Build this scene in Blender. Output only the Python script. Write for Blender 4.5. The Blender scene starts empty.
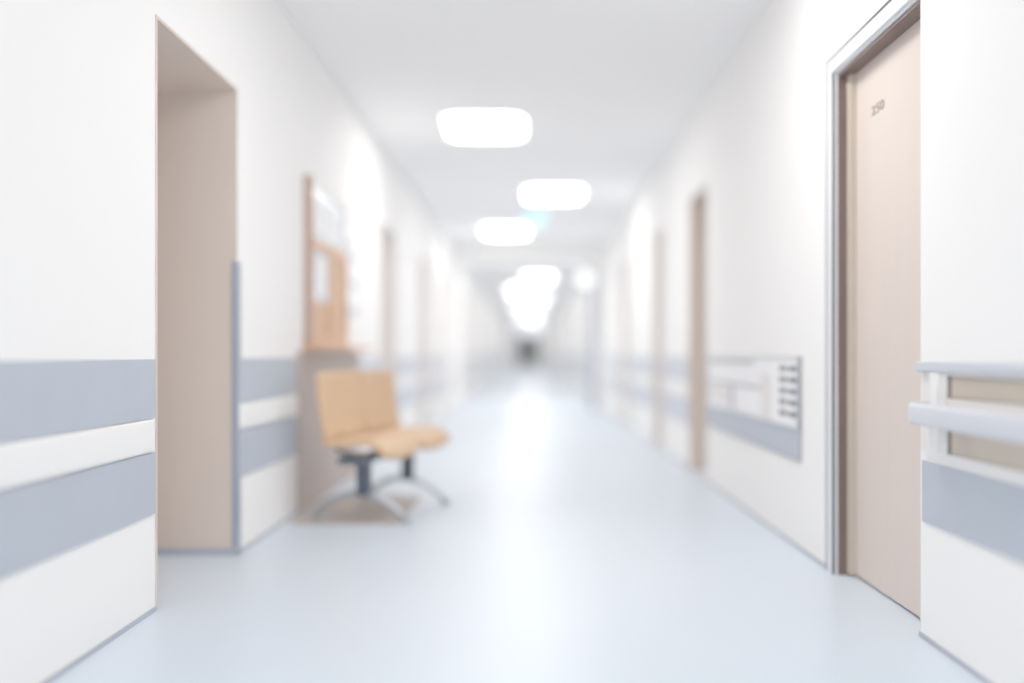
import bpy, bmesh, math
from mathutils import Vector, Matrix

scene = bpy.context.scene
COL = scene.collection
CAMZ = 0.9
XL, XR, ZC = -1.32, 1.25, 2.75
YEND = 56.0
YBACK = -3.0

def lin(c):
    out = []
    for v in c:
        v = v / 255.0
        out.append(v / 12.92 if v <= 0.04045 else ((v + 0.055) / 1.055) ** 2.4)
    return (out[0], out[1], out[2], 1.0)

def mat(name, rgb, rough=0.6, metal=0.0, var=0.02, scale=6.0, bump=0.0, spec=0.5, stretch=None, rgb2=None):
    m = bpy.data.materials.new(name)
    m.use_nodes = True
    nt = m.node_tree
    b = nt.nodes['Principled BSDF']
    b.inputs['Roughness'].default_value = rough
    b.inputs['Metallic'].default_value = metal
    b.inputs['Specular IOR Level'].default_value = spec
    tc = nt.nodes.new('ShaderNodeTexCoord')
    mp = nt.nodes.new('ShaderNodeMapping')
    if stretch:
        mp.inputs['Scale'].default_value = stretch
    ns = nt.nodes.new('ShaderNodeTexNoise')
    ns.inputs['Scale'].default_value = scale
    ns.inputs['Detail'].default_value = 4
    ra = nt.nodes.new('ShaderNodeValToRGB')
    c = lin(rgb)
    if rgb2 is None:
        c1 = tuple(max(0, v * (1 - var)) for v in c[:3]) + (1,)
        c2 = tuple(min(1, v * (1 + var)) for v in c[:3]) + (1,)
    else:
        c1, c2 = c, lin(rgb2)
    ra.color_ramp.elements[0].color = c1
    ra.color_ramp.elements[0].position = 0.3
    ra.color_ramp.elements[1].color = c2
    ra.color_ramp.elements[1].position = 0.7
    L = nt.links
    L.new(tc.outputs['Object'], mp.inputs['Vector'])
    L.new(mp.outputs['Vector'], ns.inputs['Vector'])
    L.new(ns.outputs['Fac'], ra.inputs['Fac'])
    L.new(ra.outputs['Color'], b.inputs['Base Color'])
    return m

def emat(name, rgb, strength):
    m = bpy.data.materials.new(name)
    m.use_nodes = True
    nt = m.node_tree
    b = nt.nodes['Principled BSDF']
    b.inputs['Base Color'].default_value = lin(rgb)
    b.inputs['Emission Color'].default_value = lin(rgb)
    b.inputs['Emission Strength'].default_value = strength
    return m

M_wall = mat('wall_paint', (251, 249, 247), 0.75, var=0.004, scale=4, spec=0.25)
M_ceil = mat('ceiling_paint', (254, 253, 253), 0.8, var=0.001, scale=3)
M_floor = mat('floor_vinyl', (202, 216, 231), 0.34, var=0.012, scale=1.4, spec=0.5)
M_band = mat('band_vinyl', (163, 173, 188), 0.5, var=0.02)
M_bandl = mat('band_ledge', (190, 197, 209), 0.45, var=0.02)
M_white = mat('rail_plastic', (248, 246, 244), 0.5, var=0.01)
M_railb = mat('rail_grey_plastic', (202, 206, 216), 0.35, var=0.01)
M_beige = mat('beige_laminate', (211, 192, 179), 0.5, var=0.012, scale=3, stretch=(6, 6, 0.5))
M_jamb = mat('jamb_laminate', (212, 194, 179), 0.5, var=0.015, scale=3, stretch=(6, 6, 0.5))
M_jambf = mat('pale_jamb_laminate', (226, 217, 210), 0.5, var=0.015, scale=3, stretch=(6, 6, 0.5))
M_inset = mat('inset_beige', (184, 167, 148), 0.6, var=0.04)
M_insetd = mat('inset_edge', (104, 92, 86), 0.6, var=0.04)
M_cream = mat('cream_board', (236, 230, 224), 0.6, var=0.01)
M_steel = mat('frame_steel', (226, 228, 233), 0.4, metal=0.0, var=0.01)
M_dark = mat('dark_gasket', (84, 62, 54), 0.6, var=0.1)
M_outl = mat('frame_edge_grey', (44, 44, 52), 0.6, var=0.1)
M_base = mat('baseboard_vinyl', (156, 163, 178), 0.5, var=0.03)
M_guard = mat('corner_guard', (132, 142, 160), 0.4, var=0.03)
M_wood = mat('orange_beech', (206, 148, 100), 0.5, scale=4, stretch=(1.5, 1.5, 14), rgb2=(220, 168, 122))
M_woodd = mat('brown_beech', (176, 138, 116), 0.45, scale=4, var=0.03)
M_seat = mat('seat_beech', (211, 162, 116), 0.6, scale=5, stretch=(2, 14, 2), rgb2=(222, 178, 134), spec=0.3)
M_brown = mat('brown_panel', (172, 153, 141), 0.55, var=0.03, scale=3)
M_shade = mat('shade_brown_grey', (172, 160, 152), 0.9, var=0.08, scale=40)
M_chrome = mat('chrome', (170, 174, 182), 0.3, metal=0.7, var=0.02)
M_post = mat('dark_post', (46, 58, 76), 0.4, var=0.05)
M_glassp = mat('pale_pane', (228, 234, 243), 0.2, var=0.04, scale=5)
M_paper = mat('paper', (252, 252, 254), 0.7, var=0.005)
M_pgrey = mat('print_grey', (130, 130, 136), 0.6, var=0.05)
M_pdark = mat('print_dark', (22, 24, 30), 0.6, var=0.05)
M_psky = mat('print_sky', (246, 247, 249), 0.6, var=0.01)
M_pbeige = mat('print_beige', (230, 225, 220), 0.6, var=0.03)
M_num = mat('number_grey', (108, 96, 92), 0.5)
M_ddoor = mat('dark_glazing', (3, 4, 6), 0.7, spec=0.1)
M_ldoor = mat('pale_door', (236, 234, 232), 0.5)
M_lamp = emat('lamp_diffuser', (255, 252, 249), 11.0)
M_win = emat('daylight_pane', (236, 240, 250), 0.5)
M_cyan = emat('sign_glow', (176, 228, 242), 0.4)
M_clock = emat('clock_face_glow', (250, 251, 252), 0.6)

def finish(bm, name, mats, smooth=False, parent=None, kind=None, label=None, category=None, group=None, bevel=0):
    bmesh.ops.recalc_face_normals(bm, faces=bm.faces[:])
    me = bpy.data.meshes.new(name)
    bm.to_mesh(me)
    bm.free()
    for m in mats:
        me.materials.append(m)
    if smooth:
        for p in me.polygons:
            p.use_smooth = True
    o = bpy.data.objects.new(name, me)
    COL.objects.link(o)
    if parent:
        o.parent = parent
    if kind: o['kind'] = kind
    if label: o['label'] = label
    if category: o['category'] = category
    if group: o['group'] = group
    if bevel:
        md = o.modifiers.new('bevel', 'BEVEL')
        md.width = bevel
        md.segments = 3
        md.limit_method = 'ANGLE'
    return o

def box(bm, x0, x1, y0, y1, z0, z1, mi=0):
    vs = [bm.verts.new((x, y, z)) for x in (x0, x1) for y in (y0, y1) for z in (z0, z1)]
    for f in ((0, 1, 3, 2), (4, 6, 7, 5), (0, 4, 5, 1), (2, 3, 7, 6), (0, 2, 6, 4), (1, 5, 7, 3)):
        fc = bm.faces.new([vs[i] for i in f])
        fc.material_index = mi

def boxes(name, lst, mats, **kw):
    bm = bmesh.new()
    for b in lst:
        box(bm, *b)
    return finish(bm, name, mats, **kw)

def empty(name, loc, rotz=0, **props):
    e = bpy.data.objects.new(name, None)
    e.empty_display_size = 0.1
    e.location = loc
    e.rotation_euler = (0, 0, rotz)
    COL.objects.link(e)
    for k, v in props.items():
        e[k] = v
    return e

def prism(bm, ring_list, close=True, mi=0):
    rows = [[bm.verts.new(p) for p in r] for r in ring_list]
    n = len(rows[0])
    for a, b in zip(rows[:-1], rows[1:]):
        for i in range(n):
            f = bm.faces.new((a[i], a[(i + 1) % n], b[(i + 1) % n], b[i]))
            f.material_index = mi
    if close:
        for r in (rows[0], rows[-1]):
            f = bm.faces.new(r)
            f.material_index = mi

def tube(bm, pts, r, n=10, mi=0, flat=1.0):
    pts = [Vector(p) for p in pts]
    rings = []
    for i, p in enumerate(pts):
        t = (pts[min(i + 1, len(pts) - 1)] - pts[max(i - 1, 0)]).normalized()
        up = Vector((0, 0, 1)) if abs(t.z) < 0.95 else Vector((0, 1, 0))
        a = t.cross(up).normalized()
        b = a.cross(t).normalized()
        rings.append([p + a * r * math.cos(2 * math.pi * k / n) + b * r * flat * math.sin(2 * math.pi * k / n) for k in range(n)])
    prism(bm, rings, mi=mi)

# ---------------------------------------------------------------- openings
OPL = [(3.52, 4.505, 2.10), (8.85, 9.75, 2.10), (11.9, 12.9, 2.10), (14.6, 15.5, 2.10), (19.5, 20.5, 2.1), (25, 26, 2.1), (33, 34, 2.1), (42, 43, 2.1)]
OPR = [(3.20, 4.10, 2.06), (7.06, 7.85, 2.12), (9.33, 10.1, 2.12), (12.6, 13.5, 2.12), (20.5, 21.5, 2.1), (27, 28, 2.1), (36, 37, 2.1), (45, 46, 2.1)]
DEPL = [0.62] + [0.30] * 7
DEPR = [0.07] + [0.22] * 7
TH = 0.8

def build_wall(name, x, sgn, ops, deps):
    bm = bmesh.new()
    xo = x + sgn * TH
    xa, xb = min(x, xo), max(x, xo)
    y = YBACK
    for (a, b, t), d in zip(ops, deps):
        box(bm, xa, xb, y, a, 0, ZC)
        box(bm, xa, xb, a, b, t, ZC)
        xi = x + sgn * (d + 0.05)
        box(bm, min(xi, xo), max(xi, xo), a, b, 0, t)
        y = b
    box(bm, xa, xb, y, YEND, 0, ZC)
    return finish(bm, name, [M_wall], kind='structure')

build_wall('wall_left', XL, -1, OPL, DEPL)
build_wall('wall_right', XR, 1, OPR, DEPR)
boxes('floor', [(XL - TH, XR + TH, YBACK, YEND + 0.2, -0.1, 0)], [M_floor], kind='structure')
boxes('ceiling', [(XL - TH, XR + TH, YBACK, YEND + 0.2, ZC, ZC + 0.1)], [M_ceil], kind='structure')
boxes('wall_back', [(XL, -0.80, YEND, YEND + 0.2, 0, ZC), (0.80, XR, YEND, YEND + 0.2, 0, ZC),
                    (-0.80, 0.80, YEND, YEND + 0.2, 2.68, ZC), (-0.80, 0.80, YEND + 0.1, YEND + 0.2, 0, 2.68)], [M_wall], kind='structure')
boxes('window_1', [(-0.80, 0.80, YEND + 0.05, YEND + 0.1, 2.15, 2.68)], [M_win], kind='structure')

k = 1
tr = 1
def doors(x, sgn, ops, deps, start):
    global k, tr
    for i, ((a, b, t), d) in enumerate(zip(ops, deps)):
        xi = x + sgn * d
        near = (sgn > 0 and i == 0)
        xx = sorted((xi, xi + sgn * 0.045))
        dl = boxes('door_%d' % k, [(xx[0], xx[1], a + 0.008, b - 0.008, 0.012, t - 0.008)], [M_beige], kind='structure')
        if near:
            start.append(dl)
        if not near:
            e = 0.012
            xw = sorted((x + sgn * -0.004, xi))
            boxes('trim_%d' % tr, [(xw[0], xw[1], a, a + e, 0, t), (xw[0], xw[1], b - e, b, 0, t), (xw[0], xw[1], a + e, b - e, t - e, t)],
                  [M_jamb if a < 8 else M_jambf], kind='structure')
            tr += 1
        k += 1
nd = []
doors(XL, -1, OPL, DEPL, nd)
doors(XR, 1, OPR, DEPR, nd)
near_door = nd[0]
boxes('baseboard_recess', [(XL - 0.6, XL, 4.478, 4.492, 0, 0.035)], [M_base], kind='structure')

# frame round near door
fa, fb, ft = OPR[0]
bmf = bmesh.new()
P = 0.012
W_ = 0.066
box(bmf, XR - P, XR, fb, fb + W_, 0, ft + W_ * 0.8)
box(bmf, XR - P, XR, fa, fb, ft, ft + W_ * 0.8)
box(bmf, XR, XR + 0.008, fb - 0.010, fb, 0, ft)
box(bmf, XR, XR + 0.008, fa, fb - 0.010, ft - 0.010, ft)
box(bmf, XR + 0.008, XR + 0.069, fb - 0.016, fb - 0.001, 0, ft - 0.006, 1)
box(bmf, XR + 0.008, XR + 0.069, fa + 0.012, fb - 0.016, ft - 0.024, ft - 0.006, 1)
box(bmf, XR - P - 0.001, XR + 0.001, fb - 0.003, fb - 0.0002, 0, ft - 0.004, 2)
box(bmf, XR - P - 0.001, XR + 0.001, fb + W_, fb + W_ + 0.018, 0, ft + W_ * 0.8 + 0.012, 2)
box(bmf, XR - P - 0.001, XR + 0.001, fa, fb + W_, ft + W_ * 0.8, ft + W_ * 0.8 + 0.012, 2)
finish(bmf, 'trim_%d' % tr, [M_steel, M_dark, M_outl], kind='structure'); tr += 1
boxes('trim_%d' % tr, [(XR + 0.045, XR + 0.0695, fb - 0.060, fb - 0.017, 0.012, ft - 0.025)], [M_inset], kind='structure'); tr += 1

# room number
cu = bpy.data.curves.new('num', 'FONT')
cu.body = '250'
cu.size = 0.054
cu.extrude = 0.001
to = bpy.data.objects.new('tmp', cu)
COL.objects.link(to)
bpy.context.view_layer.update()
me = bpy.data.meshes.new_from_object(to.evaluated_get(bpy.context.evaluated_depsgraph_get()))
bpy.data.objects.remove(to)
me.materials.clear(); me.materials.append(M_num)
num = bpy.data.objects.new('room_number', me)
COL.objects.link(num)
num.parent = near_door
num.rotation_euler = (math.pi / 2, 0, -math.pi / 2)
num.scale = (1.7, 1, 1)
num.location = (XR + 0.0685, 3.86, 1.820)
num['label'] = 'small grey room number digits'

# ---------------------------------------------------------------- bands / trims
def segs(ops, extra, ymax, pad=0.02):
    cuts = sorted([(a, b) for a, b, t in ops] + extra)
    out = []
    y = YBACK
    for a, b in cuts:
        if a > ymax: break
        if a - y > 0.1:
            out.append((y + pad, a - pad))
        y = b
    if y < ymax - 0.1:
        out.append((y + pad, ymax - pad))
    return out

T = 0.008
def xs(x, sgn, t0, t1):
    return sorted((x - sgn * t0, x - sgn * t1))

LS = segs(OPL, [(5.66, 7.75)], 16.4)
LS2 = segs([o for o in OPL if o[0] > 16.6], [(YBACK, 16.95)], YEND)
for (a, b) in LS + LS2:
    q = xs(XL, -1, 0, T)
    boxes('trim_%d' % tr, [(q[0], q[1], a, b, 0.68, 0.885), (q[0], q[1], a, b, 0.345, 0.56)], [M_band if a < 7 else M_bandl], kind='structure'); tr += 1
RS = [(YBACK + 0.02, 3.17), (4.6, 7.0)] + [s for s in segs(OPR[1:], [], 16.4) if s[0] > 7.1]
RS2 = segs([o for o in OPR if o[0] > 16.6], [(YBACK, 16.95)], YEND)
for i, (a, b) in enumerate(RS + RS2):
    q = xs(XR, 1, 0, T)
    if i == 0:
        qq = xs(XR, 1, 0, 0.03)
        boxes('trim_%d' % tr, [(q[0], q[1], a, b, 0.375, 0.567)], [M_band], kind='structure'); tr += 1
        boxes('trim_%d' % tr, [(qq[0], qq[1], a, b, 0.848, 0.88)], [M_bandl], kind='structure', bevel=0.006); tr += 1
        L = [(XR - 0.012, XR, a, b, 0.60, 0.848, 0)]
        y = b - 0.22
        while y > -1:
            y2 = y - 0.62
            for z0, z1 in ((0.778, 0.832), (0.612, 0.680)):
                L.append((XR - 0.0135, XR - 0.002, y2, y, z0, z1, 1))
                L.append((XR - 0.0145, XR - 0.002, y - 0.02, y + 0.012, z0 - 0.006, z1 + 0.006, 2))
                L.append((XR - 0.0140, XR - 0.002, y2, y - 0.02, z1, z1 + 0.004, 2))
                L.append((XR - 0.0140, XR - 0.002, y2, y - 0.02, z0 - 0.004, z0, 2))
            L.append((XR - 0.036, XR - 0.002, y + 0.03, y + 0.085, 0.603, 0.846, 3))
            y -= 0.80
        boxes('trim_%d' % tr, L, [M_cream, M_inset, M_insetd, M_white], kind='structure'); tr += 1
    elif i == 1:
        boxes('trim_%d' % tr, [(q[0], q[1], a, b, 0.415, 0.555)], [M_band], kind='structure'); tr += 1
        boxes('trim_%d' % tr, [(q[0] - 0.002, q[1], a - 0.006, a, 0.409, 0.895), (q[0] - 0.002, q[1], a, b, 0.409, 0.413)], [M_pgrey], kind='structure'); tr += 1
    else:
        boxes('trim_%d' % tr, [(q[0], q[1], a, b, 0.68, 0.885), (q[0], q[1], a, b, 0.345, 0.56)], [M_bandl], kind='structure'); tr += 1

def baseboard(name, x, sgn, ops, extra=[]):
    q = xs(x, sgn, 0, 0.006)
    L = [(q[0], q[1], a, b, 0, 0.016) for a, b in segs(ops, extra, YEND, 0.0)]
    boxes(name, L, [M_base], kind='structure')
baseboard('baseboard_left', XL, -1, OPL)
baseboard('baseboard_right', XR, 1, OPR)

bm = bmesh.new()
box(bm, XL - 0.018, XL + 0.006, 4.487, 4.493, 0, 1.32)
box(bm, XL, XL + 0.006, 4.493, 4.55, 0, 1.32)
finish(bm, 'trim_%d' % tr, [M_guard], kind='structure'); tr += 1

# ---------------------------------------------------------------- handrails
def rail(name, x, sgn, y0, y1, z0, z1, off, thick, m, label, group, br=True):
    bm = bmesh.new()
    path = []
    R = off
    n = 8
    xw = x - sgn * 0.006
    xo = x - sgn * off
    for j in range(n + 1):
        t = j / n * math.pi / 2
        path.append((xw + (xo - xw) * math.sin(t), y0 + R * (1 - math.cos(t))))
    m_ = 14
    for j in range(1, m_):
        path.append((xo, y0 + R + (y1 - y0 - 2 * R) * j / m_))
    for j in range(n + 1):
        t = math.pi / 2 * (1 - j / n)
        path.append((xw + (xo - xw) * math.sin(t), y1 - R * (1 - math.cos(t))))
    zc, hz, hx = (z0 + z1) / 2, (z1 - z0) / 2, thick / 2
    rings = []
    for i, p in enumerate(path):
        a = Vector(path[min(i + 1, len(path) - 1)]) - Vector(path[max(i - 1, 0)])
        a.normalize()
        nx, ny = a.y, -a.x
        ring = []
        for kk in range(20):
            th = 2 * math.pi * kk / 20
            c, s = math.cos(th), math.sin(th)
            e = 0.55
            u = math.copysign(abs(c) ** e, c) * hx
            v = math.copysign(abs(s) ** e, s) * hz
            ring.append((p[0] + nx * u, p[1] + ny * u, zc + v))
        rings.append(ring)
    prism(bm, rings)
    o = finish(bm, name, [m], smooth=True, label=label, category='handrail', group=group)
    L = y1 - y0
    nb = max(2, int(L / 0.9) + 1)
    if br and y0 < 13:
        for j in range(nb):
            yy = y0 + 0.22 + (L - 0.44) * j / (nb - 1)
            w = 0.02
            xin = x - sgn * 0.008
            q = sorted((xin, xo + sgn * hx * 0.7))
            boxes('bracket', [(q[0], q[1], yy - w, yy + w, zc - hz * 0.6, zc + hz * 0.6)], [m], parent=o, bevel=0.005)
    return o

for (a, b) in LS:
    rail('handrail', XL, -1, a, b - 0.03, 0.566, 0.677, 0.014, 0.012, M_white,
         'white flat plastic handrail between two grey wall bands', 'white handrails along the corridor walls', br=False)
for (a, b) in RS[2:]:
    rail('handrail', XR, 1, a, b - 0.03, 0.566, 0.677, 0.014, 0.012, M_white,
         'white flat plastic handrail between two grey wall bands', 'white handrails along the corridor walls', br=False)
rail('handrail', XR, 1, YBACK + 0.1, 3.10, 0.690, 0.757, 0.085, 0.034, M_railb,
     'pale grey rounded handrail with curved end beside the door', 'white handrails along the corridor walls')

# ---------------------------------------------------------------- wall picture
pic = empty('wall_picture', (XR, 5.8, 0.57), label='framed wall print of white building with dark windows', category='picture')
def pbox(name, lst, mats):
    L = []
    for b in lst:
        mi = b[6] if len(b) > 6 else 0
        L.append((b[0] - XR, b[1] - XR, b[2] - 5.8, b[3] - 5.8, b[4] - 0.57, b[5] - 0.57, mi))
    return boxes(name, L, mats, parent=pic)
a, b = 4.62, 6.98
pbox('print', [(XR - 0.010, XR, a, b, 0.56, 0.885)], [M_psky])
x0, x1 = XR - 0.013, XR - 0.0095
L = []
L.append((x0, x1, 4.63, 5.12, 0.57, 0.875, 0))
for r in range(5):
    z = 0.605 + r * 0.054
    for cidx in range(2):
        yy = 4.64 + cidx * 0.18
        L.append((x0 - 0.002, x0 + 0.001, yy, yy + 0.14, z, z + 0.028, 2))
L.append((x0 + 0.001, x1, 5.12, 5.38, 0.57, 0.80, 3))
L.append((x0, x1, 5.38, 5.85, 0.57, 0.71, 0))
L.append((x0 - 0.001, x1, 5.38, 6.9, 0.715, 0.730, 1))
L.append((x0 - 0.001, x1, 5.55, 6.9, 0.853, 0.868, 1))
L.append((x0 - 0.001, x1, 6.1, 6.16, 0.57, 0.713, 1))
L.append((x0, x1, 6.2, 6.95, 0.60, 0.70, 3))
bo = pbox('printed_building', L, [M_paper, M_pgrey, M_pdark, M_pbeige])
pbox('frame', [(XR - 0.018, XR, a - 0.0, b, 0.886, 0.893), (XR - 0.018, XR, a - 0.0, b, 0.556, 0.560),
               (XR - 0.018, XR, a, a + 0.008, 0.560, 0.886), (XR - 0.018, XR, b - 0.015, b, 0.560, 0.886)], [M_bandl])

# ---------------------------------------------------------------- left: brown lower panel + wooden cabinet
boxes('trim_%d' % tr, [(XL, XL + 0.012, 5.66, 7.72, 0.0, 0.925)], [M_brown], kind='structure'); tr += 1
cab = empty('wall_display_cabinet', (XL, 5.83, 0.93), label='orange beech framed display cabinet with pale glass panes and ledge', category='display cabinet')
def cbox(name, lst, mats, **kw):
    L = [(b[0], b[1], b[2], b[3], b[4], b[5], b[6] if len(b) > 6 else 0) for b in lst]
    return boxes(name, L, mats, parent=cab, **kw)
W, H = 1.15, 1.02
cbox('frame', [(0, 0.05, 0, 0.05, 0.031, H, 1),
               (0, 0.05, W - 0.06, W, 0.031, 0.60, 0), (0, 0.05, W - 0.06, W, 0.67, H, 2),
               (0, 0.05, 0.05, W - 0.06, H - 0.04, H, 2),
               (0, 0.05, 0.05, W, 0.60, 0.67, 0), (0, 0.05, 0.05, W - 0.06, 0.031, 0.10, 0),
               (0, 0.05, 0.55, 0.62, 0.10, 0.60, 0)], [M_wood, M_woodd, M_white])
cbox('lower_panel', [(0, 0.03, 0.05, 0.55, 0.10, 0.30), (0, 0.03, 0.62, W - 0.06, 0.10, 0.60)], [M_wood])
cbox('lower_pane', [(0, 0.035, 0.05, 0.55, 0.30, 0.60)], [M_glassp])
cbox('upper_pane', [(0, 0.035, 0.05, W - 0.06, 0.67, H - 0.04)], [M_glassp])
for q in [(0.12, 0.40, 0.72, 0.93), (0.48, 0.72, 0.70, 0.9), (0.80, 1.02, 0.74, 0.94), (0.16, 0.45, 0.34, 0.57)]:
    cbox('paper', [(0.0355, 0.038) + q], [M_paper])
cbox('ledge', [(0, 0.12, -0.03, 1.75, 0.0, 0.03)], [M_wood], bevel=0.004)
lh = empty('leaflet_rack', (XL, 7.05, 1.2), label='pale wall leaflet rack beside the wooden cabinet', category='leaflet rack')
boxes('back_panel', [(0, 0.015, 0, 0.55, 0, 0.62)], [M_glassp], parent=lh)
for i in range(3):
    boxes('leaflet', [(0.0152, 0.03, 0.05, 0.5, 0.04 + 0.2 * i, 0.19 + 0.2 * i)], [M_paper], parent=lh)

def rrect(w, l, r, z, n=6):
    pts = []
    for cx, cy, a0 in ((w / 2 - r, l / 2 - r, 0), (-w / 2 + r, l / 2 - r, 90), (-w / 2 + r, -l / 2 + r, 180), (w / 2 - r, -l / 2 + r, 270)):
        for j in range(n + 1):
            a = math.radians(a0 + 90 * j / n)
            pts.append((cx + r * math.cos(a), cy + r * math.sin(a), z))
    return pts
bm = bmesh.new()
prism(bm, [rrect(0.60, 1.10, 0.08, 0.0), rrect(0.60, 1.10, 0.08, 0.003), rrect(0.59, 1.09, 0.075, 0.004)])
mt = finish(bm, 'floor_shade', [M_shade], label='thin brown-grey sheet added for the shade under the waiting bench', category='shade sheet')  # added sheet: the brown shade under the bench put into its colour
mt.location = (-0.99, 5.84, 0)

# ---------------------------------------------------------------- waiting bench
bench = empty('waiting_bench', (-1.12, 5.22, 0.004), -0.23,
              label='two-seat beech plywood waiting bench on chrome splayed legs', category='bench')

def shell(name, fn, mtl, parent, thick=0.014, n=14):
    bm = bmesh.new()
    g = []
    for i in range(n + 1):
        row = []
        for j in range(n + 1):
            u, v = -1 + 2 * i / n, -1 + 2 * j / n
            kq = 0.16
            uu = u * math.sqrt(1 - kq * v ** 4 / 2)
            vv = v * math.sqrt(1 - kq * u ** 4 / 2)
            row.append(bm.verts.new(fn(uu, vv)))
        g.append(row)
    for i in range(n):
        for j in range(n):
            bm.faces.new((g[i][j], g[i + 1][j], g[i + 1][j + 1], g[i][j + 1]))
    o = finish(bm, name, [mtl], smooth=True, parent=parent)
    md = o.modifiers.new('solid', 'SOLIDIFY'); md.thickness = thick; md.offset = 0
    return o

for yc in (0.27, 0.825):
    def fseat(u, v, yc=yc):
        x = 0.205 + 0.19 * u
        y = yc + 0.268 * v
        z = 0.425 + 0.014 * v * v - 0.07 * max(0, u - 0.35) ** 2 * 3 + 0.05 * max(0, -u - 0.6) ** 2 * 4 + 0.012 * u
        return (x, y, z)
    shell('seat', fseat, M_seat, bench, thick=0.034)
    def fback(u, v, yc=yc):
        h = (u + 1) / 2
        z = 0.452 + 0.355 * h
        x = 0.03 - 0.02 * h - 0.02 * (1 - v * v) + 0.03 * (1 - h) ** 3
        y = yc + 0.268 * v
        return (x, y, z)
    shell('backrest', fback, M_seat, bench, thick=0.020)
    bm = bmesh.new()
    tube(bm, [(0.24, yc, 0.36), (0.24, yc, 0.405)], 0.02)
    finish(bm, 'seat_bracket', [M_post], smooth=True, parent=bench)
    bm = bmesh.new()
    tube(bm, [(0.16, yc, 0.345), (0.03, yc, 0.36), (-0.04, yc, 0.43), (-0.045, yc, 0.52), (-0.045, yc, 0.62)], 0.014)
    finish(bm, 'back_bracket', [M_post], smooth=True, parent=bench)
boxes('beam', [(0.12, 0.26, -0.0, 1.08, 0.325, 0.362)], [M_post], parent=bench, bevel=0.008)
for yc in (0.20, 0.88):
    leg = boxes('leg', [(0.150, 0.225, yc - 0.03, yc + 0.03, 0.14, 0.326)], [M_post], parent=bench, bevel=0.006)
    bm = bmesh.new()
    pts = []
    for j in range(17):
        t = j / 16
        x = -0.10 + 0.52 * t
        z = 0.015 + 0.14 * math.sin(math.pi * t) ** 0.75
        y = yc - 0.03 * math.cos(math.pi * (t - 0.5)) + 0.02
        pts.append((x, y, z))
    tube(bm, pts, 0.018)
    for xx in (-0.10, 0.42):
        tube(bm, [(xx, yc + 0.02, 0.0), (xx, yc + 0.02, 0.02)], 0.027, n=14)
    finish(bm, 'foot', [M_chrome], smooth=True, parent=leg)

# ---------------------------------------------------------------- portal at 16.5
boxes('wall_portal', [(XL, XR, 16.5, 16.9, 2.42, ZC), (XL, XL + 0.14, 16.5, 16.9, 0, 2.42), (0.98, XR, 16.5, 16.9, 0, 2.42)], [M_wall], kind='structure')
boxes('trim_%d' % tr, [(0.97, 1.10, 16.48, 16.5, 0, 2.3)], [M_base], kind='structure'); tr += 1

# ---------------------------------------------------------------- ceiling lamps
bm = bmesh.new()
prism(bm, [rrect(0.66, 0.90, 0.17, 0), rrect(0.66, 0.90, 0.17, -0.018)])
lampbase = finish(bm, 'ceiling_lamp', [M_white], label='glowing rounded rectangular panel lamp on ceiling', category='ceiling lamp', group='ceiling panel lamps')
bm = bmesh.new()
prism(bm, [rrect(0.63, 0.84, 0.16, -0.0185), rrect(0.62, 0.83, 0.155, -0.026)])
diff = finish(bm, 'diffuser', [M_lamp], parent=lampbase)
pos = [(-0.36, 8.05), (0.27, 11.4), (-0.36, 14.8), (0.35, 17.7), (-0.35, 19.0), (0.2, 23.8), (-0.30, 28.5), (0.25, 32.5), (-0.32, 37.5), (0.2, 43), (-0.2, 48), (0.2, 53),  # unseen pair past the portal and farthest lamp added to brighten that end
       (0.35, 3.9), (-0.35, -0.2)]
lampbase.location = (pos[0][0], pos[0][1], ZC)
for p in pos[1:]:
    c = lampbase.copy(); c.location = (p[0], p[1], ZC)
    COL.objects.link(c)
    d = diff.copy(); d.parent = c
    COL.objects.link(d)

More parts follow.
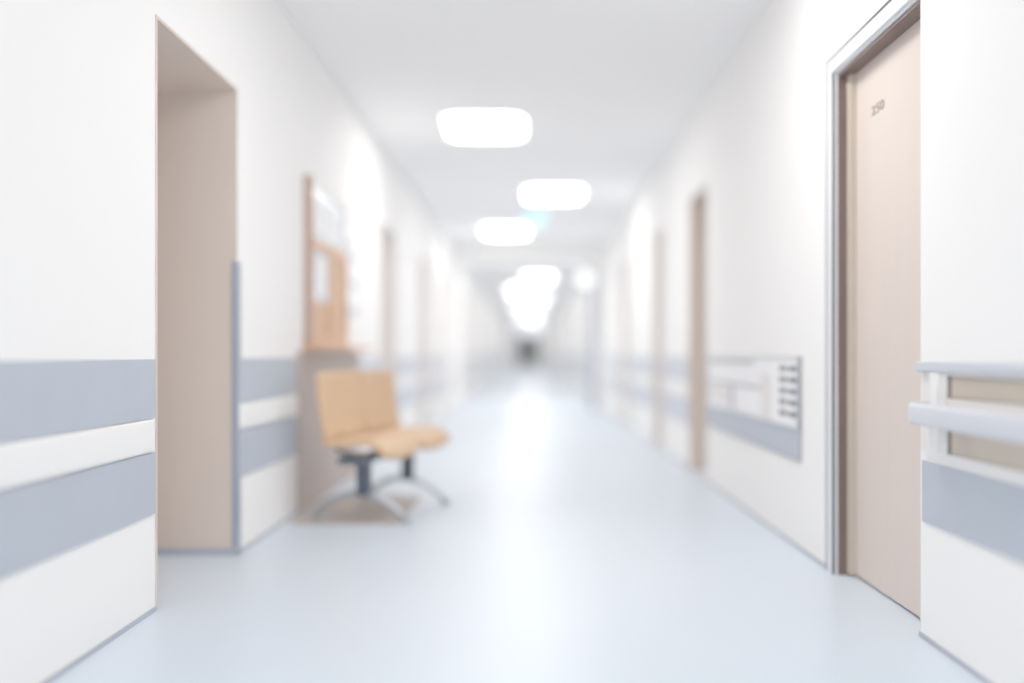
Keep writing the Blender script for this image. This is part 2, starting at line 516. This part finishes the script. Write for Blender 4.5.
# ---------------------------------------------------------------- clock
clk = empty('hanging_clock', (0.77, 14.0, 1.96), label='round white double-sided clock on wall bracket', category='clock')
def cyl(name, r, y0, y1, m, parent, n=40):
    bm = bmesh.new()
    prism(bm, [[(r * math.cos(2 * math.pi * i / n), y0, r * math.sin(2 * math.pi * i / n)) for i in range(n)],
               [(r * math.cos(2 * math.pi * i / n), y1, r * math.sin(2 * math.pi * i / n)) for i in range(n)]])
    return finish(bm, name, [m], parent=parent)
cyl('case', 0.145, -0.03, 0.03, M_guard, clk)
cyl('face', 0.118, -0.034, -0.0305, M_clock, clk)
bm = bmesh.new()
box(bm, -0.004, 0.004, -0.037, -0.0345, -0.01, 0.07)
box(bm, 0.004, 0.085, -0.037, -0.0345, -0.004, 0.004)
finish(bm, 'hands', [M_pdark], parent=clk)
bm = bmesh.new()
tube(bm, [(0.144, 0, 0), (0.475, 0, 0)], 0.012)
finish(bm, 'arm', [M_steel], parent=clk)

sg = empty('hanging_sign', (0.08, 12.6, 2.56), label='pale cyan illuminated sign box hanging from the ceiling', category='sign')
boxes('sign_box', [(-0.15, 0.15, -0.03, 0.03, 0, 0.14)], [M_cyan], parent=sg, bevel=0.006)
for xx in (-0.1, 0.1):
    bm = bmesh.new()
    tube(bm, [(xx, 0, 0.14), (xx, 0, 0.189)], 0.006)
    finish(bm, 'hanger', [M_steel], parent=sg)

# ---------------------------------------------------------------- end double door
boxes('door_%d' % k, [(-0.75, -0.005, YEND + 0.05, YEND + 0.09, 0.01, 2.13), (0.005, 0.75, YEND + 0.05, YEND + 0.09, 0.01, 2.13)], [M_ldoor], kind='structure')
boxes('window_2', [(-0.66, -0.02, YEND + 0.035, YEND + 0.049, 0.3, 2.08), (0.02, 0.42, YEND + 0.035, YEND + 0.049, 0.3, 2.08)], [M_ddoor], kind='structure')

# ---------------------------------------------------------------- world, camera
w = bpy.data.worlds.new('World'); scene.world = w
w.use_nodes = True
w.node_tree.nodes['Background'].inputs['Color'].default_value = (0.93, 0.97, 1.0, 1)
w.node_tree.nodes['Background'].inputs['Strength'].default_value = 1.5  # open corridor end behind the camera lets this in as added fill

cd = bpy.data.cameras.new('Camera')
cam = bpy.data.objects.new('Camera', cd)
COL.objects.link(cam)
cam.location = (0, 0, CAMZ)
cam.rotation_euler = (math.pi / 2, 0, 0)
cd.sensor_width = 36
cd.lens = 36 * 1000 / 1024
cd.shift_x = -(530 - 512) / 1024
cd.shift_y = (355 - 341.5) / 1024
cd.clip_end = 200
cd.dof.use_dof = True
cd.dof.focus_distance = 3.4
cd.dof.aperture_fstop = cd.lens / 98.0
scene.camera = cam
scene.view_settings.view_transform = 'Standard'
scene.view_settings.exposure = 0.78
scene.view_settings.gamma = 1.62
